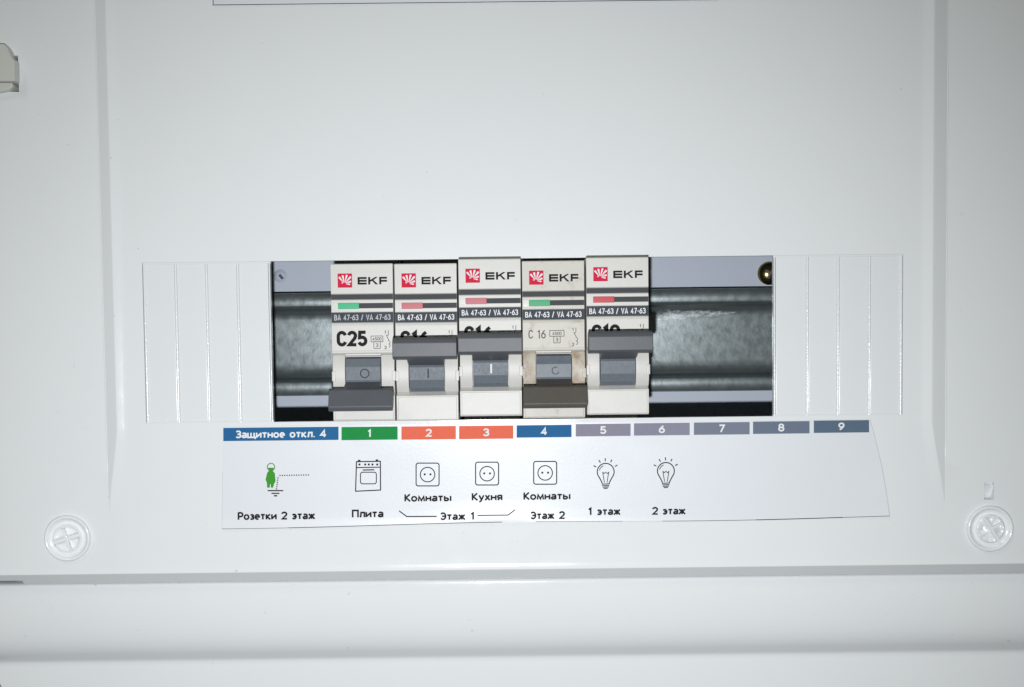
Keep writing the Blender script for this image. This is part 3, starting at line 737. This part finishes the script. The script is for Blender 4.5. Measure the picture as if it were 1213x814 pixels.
icon(mitre([(x - .4, y) for x, y in [edge_pt(1, k / 30) for k in range(31)]], .5), 'grey_ink', name='cut_line'); icon(mitre([(x + .4, y) for x, y in [edge_pt(0, .45 + .55 * k / 30) for k in range(31)]], .4), 'grey_ink', name='cut_line')
# bracket under rooms and kitchen
icon(stroke([(473, 605.5), (482, 612.0), (517, 611.8)], 1.3), name='bracket_line'); icon(stroke([(566, 610.6), (602, 610.2), (610, 604)], 1.3), name='bracket_line')
# green figure with a dotted safety zone and an earth sign
px, py = 320.5, 0
fig = rect(0, 0, 0, 0)[:0]
fig += [[(316.5, 560), (318.5, 557.8), (323, 557.8), (325.5, 560.5), (326.5, 570), (324.6, 573.5), (323.4, 577.8), (320.9, 577.8), (320.7, 573.5), (319.9, 573.5), (319.5, 577.8), (316.4, 577.8), (316.2, 572.5), (314.6, 568)]]
fi = icon(fig, 'person')
icon(ring(321, 553.3, 4.4, 1.1, 22), 'person', .00009, 'head_outline', fi); icon([[(317.4, 554.2), (324.6, 554.2), (323.4, 556.6), (321, 557.4), (318.6, 556.6)]], 'person', .00009, 'face', fi)
dots = []
for k in range(13): dots += rect(331 + k * 2.8, 562.6 - k * .05, 332.4 + k * 2.8, 564 - k * .05)
for k in range(6): dots += rect(328.6 - k * .35, 565.5 + k * 2.6, 330 - k * .35, 566.9 + k * 2.6)
icon(dots, name='dotted_line'); icon(rect(317, 580.6, 335.5, 582.0) + rect(321.5, 583.8, 331, 585.2) + rect(324.4, 586.6, 328.4, 588.2), name='earth_sign')
# stove
st = stroke([(422.3, 547), (450.5, 546.5), (450.8, 580.6), (421.2, 582)], 1.3, True) + stroke([(422, 554.0), (450.6, 553.5)], 1.2)
st += rrect(427, 559.5, 445.8, 573.2, 2.5, 1.1) + stroke([(430, 556.9), (443, 556.6)], 1.4) + rect(424, 544.8, 427, 546.6) + rect(445, 544.3, 448, 546.2)
for x in (425.8, 432.6, 436.9, 441.2, 446.8): st += disc(x, 550.3, 1.3, 10)
icon(st, name='stove_icon')
for x, y in ((506.5, 562.3), (577, 561.2), (645.8, 560.3)):
    icon(rrect(x - 13.6, y - 13.6, x + 13.6, y + 13.4, 2.6, 1.25) + ring(x, y, 8.6, 1.2, 30) + disc(x - 3.4, y - .3, 1.3, 10) + disc(x + 3.4, y - .3, 1.3, 10), name='socket_icon')
for x, y in ((717.5, 559), (788.8, 558)):
    bu = ring(x, y, 10, 1.25, 28, 140, 400) + stroke([(x - 7.7, y + 6.4), (x - 4.6, y + 12.3), (x - 4.2, y + 13.6)], 1.25) + stroke([(x + 7.7, y + 6.4), (x + 4.6, y + 12.3), (x + 4.2, y + 13.6)], 1.25)
    bu += ring(x - .3, y - .3, 7.2, .9, 10, 190, 250) + stroke([(x - 3.6, y + .2), (x - 1.6, y + 12.5)], .9) + stroke([(x + 3.6, y + .2), (x + 1.6, y + 12.5)], .9) + stroke([(x - 3.6, y + .2), (x - 1.8, y + 2.2), (x, y + .2), (x + 1.8, y + 2.2), (x + 3.6, y + .2)], .8)
    for k, (a, b_) in enumerate(((4.4, 14.4), (4.0, 16.2), (3.4, 18.0), (2.2, 19.6))): bu += stroke([(x - a, y + b_ + .2), (x + a, y + b_ - .2)], 1.1)
    for a in (207, 240, 268, 297, 330):
        t = math.radians(a); bu += stroke([(x + 13 * math.cos(t), y + 13 * math.sin(t)), (x + 15.8 * math.cos(t), y + 15.8 * math.sin(t))], 1.2)
    icon(bu, name='bulb_icon')

# sticker whose lower edge shows at the top of the frame
st_ = at(550, -20); TLo = Vector((st_.x, 0, st_.z)); stk = empty('sticker', TLo)
tag(stk, 'long pale sticker on the cover at the very top edge of the photo', 'label')
bm = bmesh.new()
z1 = at(400, 5.0).z
prism_y(bm, [(at(252, 6).x - TLo.x, at(252, 6.4).z - TLo.z), (at(850, 0).x - TLo.x, at(850, .2).z - TLo.z), (at(850, 0).x - TLo.x, .012), (at(252, 6).x - TLo.x, .012)], -.0002, .0002)
link('sticker_sheet', bm, M['paper'], stk, smooth=0)
ln = mitre([(252.4, -8), (252.4, 6.0), (400, 4.4), (850, -.3)], .9)
printed('sticker_border', ln, M['ink_soft'], lambda u, v: at(u, v, -.0004) - TLo, stk)
